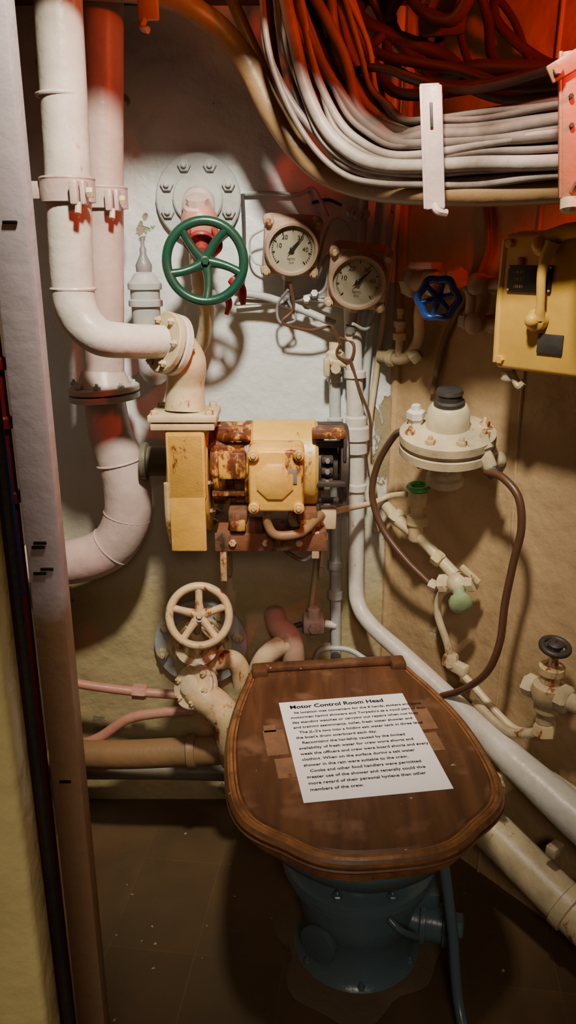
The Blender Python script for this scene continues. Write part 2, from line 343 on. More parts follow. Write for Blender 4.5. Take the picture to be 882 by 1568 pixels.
b.wheel((-.142,1.42,1.241),(.06,-1,.05),.066,.0082,5,'green',ph=.75,curve=.25,sp=.95)
b.tube([(-.115,1.45,1.19),(-.105,1.45,1.17),(-.11,1.45,1.15)],[.009,.006,.004],'red',8)
b.tube([(-.10,1.50,1.21),(-.085,1.49,1.19),(-.082,1.49,1.165)],[.012,.010,.005],'red',10)
b.tube([(-.135,1.47,1.19),(-.128,1.47,1.168)],.006,'grey',8)
b.done()
b=Bd('wall_conduits')
b.tube([(-.085,1.585,1.36),(-.083,1.58,1.30),(-.085,1.57,1.22),(-.10,1.56,1.19)],.0035,'dark',8)
b.tube([(-.085,1.588,1.362),(-.03,1.588,1.362),(.02,1.588,1.36),(.045,1.588,1.37),(.06,1.58,1.35),(.075,1.58,1.32)],.0035,'cool',8)
b.tube([(.045,1.59,1.345),(.075,1.59,1.35),(.10,1.58,1.34)],.003,'dark',8)
b.tube([(-.10,1.54,1.185),(-.04,1.55,1.175),(.03,1.56,1.15),(.09,1.56,1.125)],.0075,'cool',12)
b.tube([(-.095,1.55,1.17),(-.02,1.57,1.165),(.05,1.57,1.17),(.14,1.56,1.148)],.004,'cool',10)
b.tube([(-.10,1.585,1.16),(.0,1.59,1.165),(.08,1.59,1.175)],.003,'cool',8)
b.done()
# ---------------------------------------------------------------- gauges
def gauge(cx,cy,cz,r,ax,nums,needle,roll=0,name='pressure_gauge'):
    b=Bd(name);x,z,w=mrot(ax)
    x,z=x*math.cos(roll)+z*math.sin(roll),z*math.cos(roll)-x*math.sin(roll)
    c=V((cx,cy,cz))
    b.box(c-w*.036,(r*2.28,.050,r*2.28),'gauge',ax,.010,3,roll=roll)
    b.box(c-w*.012,(r*2.36,.012,r*2.36),'gauge',ax,.005,2,roll=roll)
    b.lathe([(r*1.16,-.012),(r*1.16,.002),(r*1.08,.007),(r*.98,.007),(r*.95,-.001)],c,w,'gauge',48)
    b.lathe([(r*.95,-.004),(r*.95,-.001)],c,w,'dial',48)
    for i in range(4):
        a=math.pi/4+i*math.pi/2;p=c+(x*math.cos(a)+z*math.sin(a))*r*1.45
        b.lathe([(.010,-.025),(.010,-.006),(.008,-.003)],p,w,'gauge',12);b.hexn(p-w*.003,w,.006,.006,'creamr')
    f=c+w*.0005
    for i in range(41):
        a=math.radians(225-270*i/40);l=.10 if i%5==0 else .05
        d=x*math.cos(a)+z*math.sin(a);t=w.cross(d)
        q=r*.86;wd=.0006 if i%5 else .0009
        b.add([f+d*q+t*wd,f+d*q-t*wd,f+d*(q-r*l*1.4)-t*wd,f+d*(q-r*l*1.4)+t*wd],[[0,1,2,3]],'black')
    for t,an in nums:
        a=math.radians(an);b.text(t,r*.26,f+(x*math.cos(a)+z*math.sin(a))*r*.57,x,z,'black')
    b.text('kg/cm',r*.15,f-z*r*.40,x,z,'black');b.text('1970',r*.12,f-z*r*.58,x,z,'black')
    a=math.radians(needle);d=x*math.cos(a)+z*math.sin(a);t=w.cross(d);g=c+w*.003
    b.add([g+d*r*.78,g+t*r*.07,g-d*r*.30,g-t*r*.07],[[0,1,2,3]],'black')
    b.disc(c+w*.001,w,r*.10,.004,'black',.001,16)
    b.hexn(c-z*r*1.15-w*.03,-z,.012,.016,'gauge');b.lathe([(.008,0),(.008,.03),(.011,.031),(.011,.045)],c-z*(r*1.15+.014)-w*.03,-z,'grey',12)
    b.lathe([(.018,0),(.018,max(.02,1.6-cy-.045))],c-w*.055,(0,1,0),'gauge',16)
    return b.done()
gauge(.007,1.50,1.262,.043,(.08,-1,-.28),[('10',168),('20',125),('30',55),('40',0)],52,roll=-.05)
gauge(.125,1.47,1.206,.046,(-.12,-1,-.36),[('10',170),('20',120),('30',60),('40',8)],48,roll=-.12)
b=Bd('gauge_wires')
def wire(pts,r=.0022,k='cool'):b.tube(pts,r,k,8)
wire([(-.04,1.55,1.30),(-.07,1.56,1.28),(-.065,1.57,1.24),(-.03,1.56,1.23)])
wire([(.055,1.56,1.23),(.07,1.55,1.29),(.085,1.56,1.315),(.105,1.57,1.31),(.12,1.57,1.29)])
wire([(.05,1.56,1.20),(.075,1.55,1.25),(.07,1.56,1.19),(.03,1.56,1.175)],.003)
wire([(.0,1.52,1.19),(-.02,1.54,1.16),(-.015,1.54,1.13),(.015,1.54,1.135),(.0,1.54,1.17)],.0025,'grey')
wire([(.005,1.52,1.20),(.01,1.53,1.155),(-.01,1.53,1.13),(.04,1.54,1.115),(.08,1.54,1.12),(.10,1.55,1.09),(.09,1.56,1.06)],.003,'hose')
wire([(.10,1.55,1.10),(.125,1.53,1.09),(.12,1.53,1.06),(.095,1.54,1.07),(.10,1.53,1.09)],.003,'hose')
wire([(.12,1.53,1.06),(.14,1.53,1.0),(.16,1.53,.95),(.165,1.53,.89)],.003,'hose')
wire([(.12,1.50,1.13),(.15,1.52,1.12),(.175,1.54,1.16)],.003,'cool')
for p in ((.115,1.56,1.325),(.13,1.56,1.318),(.145,1.57,1.322),(.035,1.55,1.17),(.05,1.55,1.18)):b.hexn(p,(0,-1,.3),.008,.012,'cool');b.sph(p,.007,'cool')
b.done()
# ---------------------------------------------------------------- centre pipes
b=Bd('vertical_water_pipe')
b.tube([(.122,1.545,1.16),(.130,1.55,1.02),(.136,1.55,.91),(.142,1.55,.74),(.144,1.545,.60),(.150,1.53,.545),(.178,1.49,.513),(.24,1.43,.476),(.328,1.33,.422),(.41,1.22,.378),(.495,1.12,.335),(.62,.97,.27)],[.0165]*7+[.0175,.021,.029,.036,.038],'white',20,n=7)
b.lathe([(.018,-.04),(.023,-.037),(.023,-.012),(.027,-.010),(.027,.014),(.021,.018),(.021,.034),(.017,.038)],(.136,1.55,.91),(-.02,0,1),'white')
for z in (.80,1.03):b.lathe([(.017,-.008),(.021,-.006),(.021,.006),(.017,.008)],(.1395-(z-.8)*.035,1.55,z),(0,0,1),'white')
b.hexn((.125,1.545,1.15),(0,0,1),.02,.018,'cool')
b.done()
b=Bd('thin_riser_pipes')
b.tube([(.09,1.575,1.05),(.095,1.575,.95),(.107,1.575,.40),(.108,1.575,.2)],.0115,'cool',14)
for z in (1.02,.93,.62,.55):b.lathe([(.012,-.01),(.016,-.008),(.016,.008),(.012,.01)],(.095+(.95-z)*.02,1.575,z),(0,0,1),'cool',16)
b.tube([(.193,1.57,1.60),(.185,1.575,1.34),(.168,1.575,1.18),(.156,1.575,1.044),(.152,1.57,.93)],.008,'cool',12)
b.tube([(.212,1.57,1.60),(.205,1.575,1.34),(.19,1.58,1.18),(.178,1.585,1.044),(.165,1.58,.90),(.18,1.57,.78),(.185,1.56,.7)],.006,'cream',12)
b.tube([(.148,1.575,1.60),(.141,1.575,1.333),(.135,1.575,1.144)],.0085,'cool',12)
b.tube([(.07,1.585,.9),(.068,1.585,.7),(.05,1.585,.5)],.006,'cream',12)
b.tube([(.06,1.56,.40),(.075,1.55,.43),(.13,1.54,.435),(.17,1.52,.42)],.006,'cool',12)
b.done()
b=Bd('small_cream_valve')
b.lathe([(.014,0),(.014,.02),(.018,.022),(.018,.04),(.012,.045),(.012,.06)],(.092,1.56,1.03),(0,0,1),'cream',8)
b.tube([(.075,1.55,1.055),(.115,1.55,1.05)],.009,'cream',12);b.box((.075,1.54,1.045),(.012,.02,.035),'cream',None,.003)
b.lathe([(.010,0),(.010,.03)],(.092,1.56,1.04),(0,-1,.1),'cream',8);b.done()
# ---------------------------------------------------------------- blower + motor
b=Bd('ventilation_blower')
b.lathe([(.10,-.036),(.112,-.036),(.116,-.033),(.116,-.027),(.110,-.025),(.110,.025),(.116,.027),(.116,.033),(.112,.036),(.10,.036)],(-.178,1.45,.865),(1,0,0),'yellow',64)
b.lathe([(.045,0),(.035,.008),(.028,.012),(.028,.05),(.036,.052),(.036,.062)],(-.214,1.45,.88),(-1,0,0),'walll',32)
b.box((-.178,1.372,.905),(.068,.082,.13),'yellow',None,.004)
b.bolts((-.142,1.45,.865),(1,0,0),.1,10,.006,.006,'yellowr')
b.box((-.178,1.335,.85),(.064,.008,.215),'yellow',None,.003)
b.tube([(-.212,1.36,.75),(-.214,1.34,.80),(-.213,1.334,.87)],.006,'creamr',8)
b.done()
b=Bd('electric_motor')
mc=V((0,1.42,.885))
b.lathe([(.055,-.140),(.068,-.138),(.072,-.13),(.072,-.112),(.064,-.108),(.064,-.098),(.070,-.095),(.070,-.080),(.078,-.077),(.078,-.066)],mc,(1,0,0),'yellowr',40)
b.lathe([(.074,-.068),(.080,-.062),(.080,.048),(.074,.054)],mc,(1,0,0),'yellow',48)
for i in range(10):
    a=2*math.pi*i/10;d=V((0,math.cos(a),math.sin(a)));b.box(mc+d*.070+V((-.104,0,0)),(.066,.012,.012),'yellowr',(0,-1,0.0001),.003)
b.lathe([(.052,.05),(.052,.065),(.038,.067),(.038,.09),(.02,.092),(.02,.108)],mc,(1,0,0),'dark',32)
b.lathe([(.060,.094),(.070,.094),(.073,.098),(.073,.107),(.068,.110),(.020,.110)],mc,(1,0,0),'dark',40)
for i in range(6):
    a=2*math.pi*(i+.3)/6;d=V((0,math.cos(a),math.sin(a)));b.box(mc+d*.070+V((.075,0,0)),(.055,.014,.010),'dark',(0,-1,.0001),.002)
for z in (-.02,0,.02):b.box((.070,1.365,.885+z),(.022,.02,.012),'dark',None,.003);b.hexn((.070,1.355,.885+z),(0,-1,0),.005,.006,'grey')
b.box((.072,1.38,.952),(.060,.07,.012),'yellowr',None,.003);b.box((.10,1.352,.93),(.006,.012,.05),'dark',None,.002)
b.box((-.02,1.325,.888),(.096,.07,.112),'yellow',None,.010,3)
b.box((-.02,1.285,.888),(.092,.012,.108),'yellow',None,.006,3)
b.lathe([(.033,0),(.033,.003),(.030,.005)],(-.022,1.279,.888),(0,-1,0),'yellow',8,.5)
b.box((.004,1.2775,.898),(.022,.002,.026),'grey',None,.0005)
for x in (-.058,.018):
    for z in (.842,.934):b.lathe([(.010,0),(.010,.009),(.008,.011)],(x,1.283,z),(0,-1,0),'yellow',14);b.hexn((x,1.273,z),(0,-1,0),.005,.004,'creamr')
b.box((-.098,1.35,.90),(.05,.03,.05),'yellowr',None,.006)
b.tube([(-.125,1.38,.94),(-.09,1.35,.95),(-.07,1.36,.945)],.008,'yellowr',10)
for x in (-.09,.035):
    b.box((x,1.40,.805),(.035,.12,.022),'rust',None,.004);b.box((x,1.38,.79),(.028,.10,.02),'yellowr',None,.004)
    b.hexn((x,1.345,.80),(0,0,1),.008,.01,'rust')
b.tube([(-.035,1.30,.835),(-.035,1.30,.805),(-.02,1.30,.785),(.02,1.31,.785),(.045,1.34,.795),(.06,1.37,.80)],.008,'brownpipe',14)
b.done()
b=Bd('motor_bracket')
b.box((-.03,1.46,.768),(.20,.24,.010),'rust',None,.002);b.box((-.03,1.342,.757),(.205,.008,.034),'rust',None,.002)
for x in (-.125,.065):
    b.prism([(0,0),(.2,0),(.2,-.16),(.16,-.16)],(x,1.38,.764),(0,1,0),(0,0,1),.006,'creamr')
b.box((-.118,1.345,.725),(.012,.01,.09),'creamr',None,.002);b.box((.05,1.345,.75),(.014,.012,.05),'creamr',None,.002)
b.box((.03,1.41,.785),(.06,.06,.03),'creamr',None,.003);b.box((-.07,1.36,.78),(.05,.03,.03),'rust',None,.003)
b.tube([(-.10,1.345,.75),(-.02,1.345,.748),(.0,1.345,.735),(.03,1.345,.72),(.06,1.345,.745)],.004,'dark',8)
for x in (-.10,-.04,.02):b.hexn((x,1.338,.757),(0,-1,0),.007,.006,'creamr')
b.done()
b=Bd('motor_conduit');b.tube([(.06,1.38,.795),(.11,1.45,.785),(.17,1.52,.775),(.205,1.535,.785),(.235,1.50,.80)],.006,'cream',12)
b.box((.075,1.40,.785),(.03,.03,.04),'cream',None,.004)
b.done()
# ---------------------------------------------------------------- lower left valve
b=Bd('yellow_handwheel_valve')
b.disc((-.195,1.599,.425),(0,-1,0),.104,.018,'cool',.003,40);b.disc((-.195,1.583,.425),(0,-1,0),.072,.012,'cream',.003,40)
b.bolts((-.195,1.585,.425),(0,-1,0),.086,8,.014,.014,'cream',.3)
b.lathe([(.05,0),(.045,.05),(.055,.08),(.05,.12),(.03,.15)],(-.19,1.575,.43),(.05,-1,.1),'cream',32)
b.lathe([(.034,0),(.044,.004),(.044,.014),(.03,.018),(.026,.04),(.018,.055),(.012,.08)],(-.185,1.44,.49),(.05,-.62,.78),'creamr',28)
b.tube([(-.18,1.40,.54),(-.167,1.35,.60)],.007,'grey',sm=False)
for dx in (-.04,.04):b.tube([(-.183+dx*.8,1.44,.49),(-.178+dx*1.1,1.41,.53),(-.17+dx*.5,1.372,.575)],[.009,.008,.008],'creamr',10)
b.wheel((-.167,1.35,.606),(.07,-.95,.32),.056,.0078,5,'creamr',ph=.25,sp=1.0,flat=1.2)
fa=V((-.45,-.62,.55)).normalized();fo=V((-.175,1.37,.44))
b.disc(fo,fa,.045,.012,'cream');b.disc(fo+fa*.014,fa,.045,.010,'cream');b.bolts(fo+fa*.024,fa,.034,6,.0075,.007,'creamr')
b.lathe([(.022,0),(.02,.012),(.012,.016)],fo+fa*.024,fa,'cream')
b.tube([(-.185,1.45,.44),fo-V((0,.01,0)),(-.14,1.345,.415),(-.118,1.34,.385),(-.112,1.34,.33),(-.11,1.36,.28)],[.03,.032,.032,.031,.028,.026],'creamr',20)
b.tube([(-.165,1.46,.44),(-.12,1.45,.46),(-.10,1.45,.44),(-.095,1.45,.40)],[.022,.02,.02,.02],'creamr',16)
b.done()
b=Bd('bent_stub_pipe')
b.tube([(-.07,1.50,.30),(-.066,1.50,.39),(-.05,1.50,.435),(-.02,1.50,.462),(.005,1.50,.472)],[.022]*5,'cream',18)
b.tube([(.012,1.50,.30),(.012,1.50,.40),(.010,1.50,.46),(.0,1.51,.485),(-.02,1.54,.49),(-.03,1.598,.49)],[.024]*6,'gauge',20)
b.disc((.012,1.50,.36),(0,0,1),.032,.014,'cream')
b.done()
b=Bd('wall_fitting_block')
b.box((.056,1.575,.482),(.046,.05,.034),'white',None,.006);b.lathe([(.014,0),(.014,.03),(.01,.034)],(.056,1.565,.49),(0,0,1),'white',8)
b.hexn((.056,1.55,.482),(0,-1,0),.012,.012,'white');b.tube([(.03,1.57,.482),(.01,1.57,.47),(.005,1.57,.42)],.006,'dark',8)
b.tube([(.08,1.57,.482),(.105,1.57,.478)],.009,'white',10);b.done()
b=Bd('floor_level_pipes')
b.tube([(-.50,1.50,.385),(-.424,1.50,.369),(-.33,1.50,.355),(-.22,1.50,.345)],.010,'pink',14)
b.hexn((-.335,1.50,.356),(1,0,-.1),.017,.03,'pink')
b.tube([(-.50,1.45,.235),(-.405,1.45,.272),(-.34,1.45,.318),(-.27,1.45,.334),(-.2,1.45,.34)],.011,'pink',14)
b.tube([(-.50,1.44,.24),(-.354,1.42,.252),(-.23,1.41,.265),(-.123,1.40,.28),(.0,1.42,.29),(.1,1.48,.29)],.030,'brownpipe',24)
b.lathe([(.031,-.01),(.036,-.008),(.036,.008),(.031,.01)],(-.20,1.407,.269),(1,0,.08),'brownpipe')
b.tube([(-.52,1.52,.14),(-.2,1.53,.13),(.2,1.50,.13)],.02,'walll',16)
b.done()
# ---------------------------------------------------------------- right wall equipment
b=Bd('blue_handwheel_valve')
vb=V((.262,1.475,1.206))
b.tube([vb-WD*.055,vb,vb+WD*.06],[.018,.021,.018],'pinkw',20,sm=False)
b.lathe([(.018,0),(.03,.002),(.03,.014),(.02,.018)],vb-WD*.06,WD,'white',8);b.lathe([(.018,0),(.026,.002),(.026,.014),(.02,.018)],vb+WD*.045,WD,'pinkw',8)
b.sph(vb,.026,'pinkw')
b.box(vb+V((-.02,-.02,.028)),(.055,.03,.012),'pinkw',WN,.003)
wa=V((-.30,-.94,-.08)).normalized()
b.lathe([(.022,0),(.022,.02),(.016,.024),(.014,.05),(.009,.055),(.006,.1)],vb,(-.12,-1,-.22),'cream',16)
b.wheel((.251,1.366,1.182),wa,.032,.0065,6,'blue',lob=6,amp=.07,dish=.006,sp=.8)
b.tube([vb-WD*.02,V((.243,1.503,1.15)),V((.246,1.519,1.099)),V((.225,1.54,1.062)),V((.182,1.58,1.062))],[.012,.010,.010,.011,.012],'cream',14)
b.hexn((.236,1.527,1.064),(.5,-.2,.4),.016,.02,'cream')
b.disc((.198,1.565,1.06),(.6,-.6,0),.017,.014,'cream')
b.lathe([(.008,-.03),(.008,0),(.014,.002),(.014,.014),(.009,.016),(.009,.024),(.013,.026),(.013,.036),(.006,.04),(.006,.05),(.008,.052),(.008,.06)],(.215,1.545,1.095),(0,0,1),'cream',12)
b.tube([vb+WD*.05,V((.318,1.43,1.19)),V((.322,1.44,1.15)),V((.32,1.46,1.13))],.009,'pinkw',12);b.hexn((.318,1.44,1.13),(0,0,1),.016,.02,'pinkw')
b.done()
b=Bd('pressure_regulator')
ro=V((.281,1.363,.945));ra=V((-.05,-.20,1)).normalized()
b.lathe([(.078,-.028),(.084,-.026),(.084,-.012),(.078,-.010),(.078,-.004),(.084,-.002),(.084,.012),(.079,.015),(.045,.018),(.038,.022),(.036,.055),(.030,.062)],ro,ra,'regul',48)
b.bolts(ro+ra*.013,ra,.068,8,.0095,.010,'creamr',.2);b.bolts(ro-ra*.026,-ra,.068,8,.008,.007,'creamr',.2)
b.lathe([(.024,.058),(.027,.063),(.027,.069),(.022,.072),(.022,.082),(.024,.084),(.022,.090),(.012,.092)],ro,ra,'dark',28)
b.lathe([(.05,-.028),(.044,-.036),(.032,-.042),(.030,-.072),(.034,-.076),(.034,-.088),(.026,-.094)],ro,ra,'regul',32)
l=ro+V((-.052,.03,.0))
b.lathe([(.013,.01),(.013,.03),(.017,.032),(.017,.044),(.010,.048),(.008,.056)],l,ra,'white',6)
r_=ro+V((.052,-.05,-.012))
b.lathe([(.020,-.02),(.020,.0),(.014,.004),(.014,.03),(.011,.034)],r_,V((.3,-.3,-.7)),'cream',8)
b.hexn(r_+V((.012,-.012,-.028)),(.4,-.3,-.4),.013,.016,'dark')
b.tube([ro+V((.03,.02,-.03)),W(.26,.90,.03),W(.27,.9,.002)],.014,'cream',12)
b.done()
b=Bd('regulator_hose')
b.tube([(.215,1.425,.945),(.200,1.462,.925),(.175,1.497,.86),(.168,1.505,.794),(.19,1.49,.73),(.231,1.457,.68),(.277,1.425,.64)],.0068,'hose',12)
b.tube([(.338,1.30,.90),(.358,1.27,.898),(.379,1.24,.872),(.386,1.232,.82),(.380,1.237,.76),(.374,1.244,.68),(.372,1.248,.60),(.358,1.268,.53),(.325,1.31,.47),(.285,1.36,.425)],.0068,'hose',12)
b.hexn((.277,1.425,.640),(.6,-.4,-.2),.011,.016,'cream')
b.done()
b=Bd('wall_cable')
b.tube([(.332,1.445,1.36),(.340,1.430,1.30),(.340,1.432,1.241),(.305,1.485,1.14),(.29,1.50,1.09),(.278,1.512,.999)],.006,'brownpipe',12)
b.done()
b=Bd('green_ring_valve')
c=V((.250,1.45,.77))
b.lathe([(.013,-.05),(.016,-.045),(.016,-.02),(.02,-.015),(.02,.0),(.013,.004),(.013,.02),(.019,.022),(.019,.044),(.016,.05)],c,(0,0,1),'creamr',20)
b.torus(c+V((0,0,.060)),(-.1,-.15,1),.018,.0058,'lgreen',32,10,flat=.8);b.disc(c+V((0,0,.05)),(0,0,1),.016,.008,'lgreen')
b.tube([(.20,1.535,.765),(.222,1.50,.745),(.25,1.45,.735),(.275,1.44,.71),(.318,1.39,.672)],[.011,.013,.014,.011,.012],'cream',14)
b.hexn((.215,1.51,.752),(.6,-.8,-.3),.017,.018,'cream');b.hexn((.283,1.42,.70),(.6,-.6,-.4),.015,.018,'creamr')
b.lathe([(.010,0),(.010,.02)],c+V((.0,0,-.01)),(.7,-.6,.1),'cream',8)
k=V((.320,1.375,.662))
b.sph(k,.021,'cream');b.lathe([(.018,-.035),(.018,-.022),(.014,-.02),(.014,.02),(.017,.022),(.017,.036)],k,(.75,-.55,.25),'cream',8)
b.box(k+V((.018,-.02,.026)),(.045,.01,.010),'creamr',(-.5,-.8,0),.002,roll=-.6)
b.lathe([(.012,0),(.012,.03)],k,(-.0,-.8,-.5),'pgreen',10);b.lathe([(.019,0),(.022,.003),(.022,.012),(.018,.016),(.008,.018)],k+V((0,-.03,-.022)),(-.05,-.9,-.25),'pgreen',10)
b.tube([k+V((0,.01,-.01)),(.30,1.42,.62),(.297,1.425,.575),(.315,1.40,.52),(.324,1.395,.484),(.359,1.355,.456),(.42,1.28,.41),(.455,1.245,.43),(.47,1.22,.46)],.0075,'cream',12)
b.hexn((.322,1.395,.478),(0,0,1),.016,.024,'cream');b.box((.335,1.385,.478),(.045,.02,.022),'cream',WN,.004)
b.done()
b=Bd('switch_box')
bc=V((.423,1.197,1.183));bn=WN
b.box(bc,(.20,.085,.205),'box',bn,.016,4)
b.box(bc+WN*.046,(.192,.014,.197),'box',bn,.007,3)
fx=lambda a,z,o=.055:bc+WD*a+WN*o+V((0,0,z))
b.tube([fx(-.095,-.09,.05),fx(-.097,0,.05),fx(-.095,.09,.05)],.006,'box',8)
b.box(fx(-.045,.035),(.075,.004,.038),'black',bn,.001);b.box(fx(.0,-.055),(.042,.004,.028),'dark',bn,.001)
for a_ in (-.08,-.01):
    for z_ in (.051,.019):b.hexn(fx(a_,z_,.056),WN,.002,.002,'box')
for a_ in (-.085,.085):
    for z_ in (.085,-.085):b.hexn(fx(a_,z_,.053),WN,.007,.006,'box')
b.box(fx(-.062,.060),(.010,.004,.010),'red',bn,.001)
for q in (.044,.034,.024):b.text('I III II I',.006,fx(-.062,q,.0575),WD,(0,0,1),'box')
b.tube([fx(-.005,.085,.066),fx(-.013,.05,.072),fx(-.012,.0,.07),fx(-.015,-.02,.066)],[.012,.007,.006,.009],'box',12)
for z in (.082,-.022):b.lathe([(.016,0),(.016,.012),(.010,.018)],fx(-.022,z,.055),WN,'box',14);b.sph(fx(-.022,z,.072),.011,'box')
b.tube([fx(-.02,.09,.06),fx(.02,.10,.06),fx(.06,.098,.055)],.011,'box',10)
b.tube([fx(.05,.10,.0),fx(.03,.135,.0),fx(-.02,.145,.0),fx(-.03,.135,.0)],[.014,.012,.011,.009],'cream',12)
for z,s_ in ((1.205,.0),(1.14,.0)):
    b.lathe([(.02,0),(.02,.012),(.013,.016),(.013,.05),(.018,.052),(.018,.066),(.012,.07)],W(.235,z,.001),WN,'gauge',14)
    b.tube([W(.235,z,.045),fx(-.06,z-1.183,-.02)],.010,'gauge',10,sm=False)
b.hexn(fx(-.085,-.106,.03),(0,0,-1),.012,.014,'cream');b.tube([fx(-.08,-.105,.03),fx(-.065,-.125,.03),fx(-.055,-.118,.03)],.006,'cream',8)
b.box(bc-WN*.06+V((0,0,.06)),(.15,.06,.02),'gauge',bn,.003);b.box(bc-WN*.06-V((0,0,.06)),(.15,.06,.02),'gauge',bn,.003)
b.done()
b=Bd('globe_valve')
c=V((.447,1.19,.54))
b.lathe([(.016,-.06),(.016,-.04),(.022,-.036),(.022,-.022),(.028,-.015),(.03,.0),(.028,.014),(.018,.02),(.018,.036),(.022,.038),(.022,.05),(.01,.054),(.006,.085)],c,(0,-.05,1),'creamr',20)
b.wheel(c+V((0,-.005,.088)),(.05,-.25,1),.022,.0055,5,'dark',dish=.003);b.lathe([(.012,0),(.014,.01),(.008,.014)],c+V((0,-.005,.085)),(0,-.15,1),'dark',14)
b.tube([c-WD*.03,c+WD*.08],.016,'cream',14,sm=False);b.hexn(c+WD*.022,WD,.024,.02,'cream');b.hexn(c-WD*.045+V((0,0,-.005)),WD,.02,.02,'cream')
b.tube([c+V((0,0,-.05)),c+V((0,.01,-.08)),c+V((-.02,.04,-.11)),c+V((-.05,.07,-.12)),c+V((-.09,.13,-.10))],.0085,'cream',12)
b.hexn(c+V((0,0,-.085)),(0,.1,1),.02,.022,'creamr')
b.done()
b=Bd('floor_pipes_right')
b.tube([(.24,1.44,.27),(.30,1.37,.245),(.38,1.271,.202),(.51,1.107,.142),(.66,.92,.08)],.041,'cream',26)
b.lathe([(.042,-.012),(.046,-.01),(.046,.01),(.042,.012)],(.50,1.12,.147),(.62,-.78,-.28),'cream')
b.tube([(.26,1.47,.40),(.34,1.37,.375),(.43,1.27,.36),(.55,1.12,.34)],.010,'cream',12)
b.tube([(.30,1.45,.36),(.42,1.30,.31),(.56,1.13,.26)],.009,'dark',12)
b.tube([(.25,1.50,.18),(.40,1.33,.12),(.60,1.08,.06)],.014,'dark',12)
b.box((.40,1.235,.325),(.016,.07,.05),'creamr',WN,.003);b.hexn((.385,1.205,.34),(-.5,-.8,.2),.009,.01,'creamr')
b.box((.475,1.15,.245),(.02,.03,.02),'cream',WN,.003)
b.done()
# ---------------------------------------------------------------- cables overhead
b=Bd('cable_bundle')
def jit(a):return random.uniform(-a,a)
ns=10
for i in range(ns):
    s=i/(ns-1)
    for j in range(4):
        z=1.350+.076*s+jit(.007);dy=.006+.018*j+jit(.006);r=random.choice((.0045,.006,.008,.0095))
        xu=-.002+.090*s+jit(.014)+.008*j;sag=jit(.010)
        pts=[(.56,.82+dy,z+.0),(.44,.94+dy,z+jit(.006)),(.33,1.05+dy,z+jit(.006)),(.255,1.135+dy,z+jit(.004)),(.195,1.185+dy,z+jit(.005)),
             (.135+.03*s,1.235+dy,z+.008+sag),(.085+.06*s,1.265+dy,z+.022+.01*s+sag),(.040+.08*s+.01*j,1.285+dy,z+.060+sag),(xu+.006+jit(.008),1.295+dy,z+.12),(xu-.018+jit(.012),1.30+dy,z+.195),(xu-.03+jit(.018),1.30+dy,1.619 if xu>.03 else 1.64)]
        b.tube(pts,r,random.choice(('cable','cable','cable2','cabled')) if j else random.choice(('cable','cable2')),12,n=6)
b.done()
b=Bd('brown_conduit')
b.tube([(.56,.86,1.335),(.42,1.0,1.332),(.30,1.12,1.330),(.20,1.215,1.336),(.13,1.31,1.348),(.063,1.37,1.375),(.01,1.385,1.42),(-.03,1.39,1.475),(-.07,1.39,1.545),(-.13,1.39,1.60),(-.22,1.39,1.635),(-.45,1.39,1.645)],[.0175]*5+[.019]*7,'brownpipe',20)
b.tube([(.08,1.42,1.37),(.02,1.44,1.43),(-.02,1.45,1.50),(-.07,1.46,1.60),(-.1,1.47,1.665)],.010,'brownpipe',14)
b.tube([(.045,1.41,1.40),(-.01,1.42,1.50),(-.03,1.42,1.6),(-.03,1.42,1.665)],.009,'cabled',14)
b.done()
b=Bd('overhead_dark_cables')
for i in range(13):
    x0=.05+.026*i;b.tube([(x0+jit(.03),1.42+jit(.05),1.668),(x0+jit(.05),1.40,1.60),(x0+.04+jit(.05),1.36,1.53+jit(.02)),(x0+.10+jit(.03),1.28,1.49+jit(.02)),(x0+.19,1.16,1.47+jit(.02)),(x0+.32,1.0,1.47+jit(.02))],random.choice((.006,.008,.011)),'cabled',10)
b.tube([(.16,1.35,1.668),(.19,1.33,1.60),(.235,1.28,1.57),(.26,1.25,1.62),(.27,1.25,1.668)],.010,'cabled',12)
b.done()
b=Bd('overhead_junction_box');b.box((.23,1.34,1.60),(.07,.06,.07),'cabled',(-.2,-1,-.4),.01);b.disc((.225,1.315,1.595),(-.2,-1,-.4),.022,.012,'cabled');b.bolts((.228,1.312,1.60),(-.2,-1,-.4),.034,4,.004,.004,'cabled',.5)
b.tube([(.23,1.35,1.60),(.23,1.36,1.668)],.012,'cabled',10);b.done()
b=Bd('cable_strap')
cs=V((.193,1.142,1.385));sa=V((-.25,-1,0))
b.box(cs,(.026,.006,.150),'pinkw',sa,.002,roll=.09)
x,z,w=mrot(sa)
for sg in (-1,1):b.box(cs+x*sg*.012+V((0,.008,0)),(.004,.020,.150),'pinkw',sa,.001,roll=.09)
b.box(cs+V((-.006,-.004,.040)),(.004,.003,.030),'dark',sa,.001,roll=.09)
b.tube([cs+V((.005,0,-.068)),cs+V((.008,-.004,-.077)),cs+V((.022,.0,-.080))],.005,'pinkw',8)
b.box(cs+V((.0,.04,.075)),(.026,.08,.006),'pinkw',sa,.002)
b.done()
b=Bd('cable_strap')
cs=V((.325,1.000,1.392))
b.box(cs,(.019,.006,.155),'redor',sa,.002,roll=.10)
for sg in (-1,1):b.box(cs+x*sg*.009+V((0,.007,0)),(.004,.018,.155),'redor',sa,.001,roll=.10)
b.box(cs+V((-.012,-.004,.062)),(.042,.006,.02),'redor',sa,.002,roll=.5);b.hexn(cs+V((-.022,-.006,.056)),sa,.006,.006,'redor')
b.hexn(cs+V((-.004,-.004,.03)),sa,.003,.004,'dark');b.hexn(cs+V((.0,-.004,.0)),sa,.003,.004,'dark')
b.lathe([(.012,0),(.012,.012),(.008,.016)],cs+V((.008,-.002,-.078)),(0,-.2,-1),'cream',12)
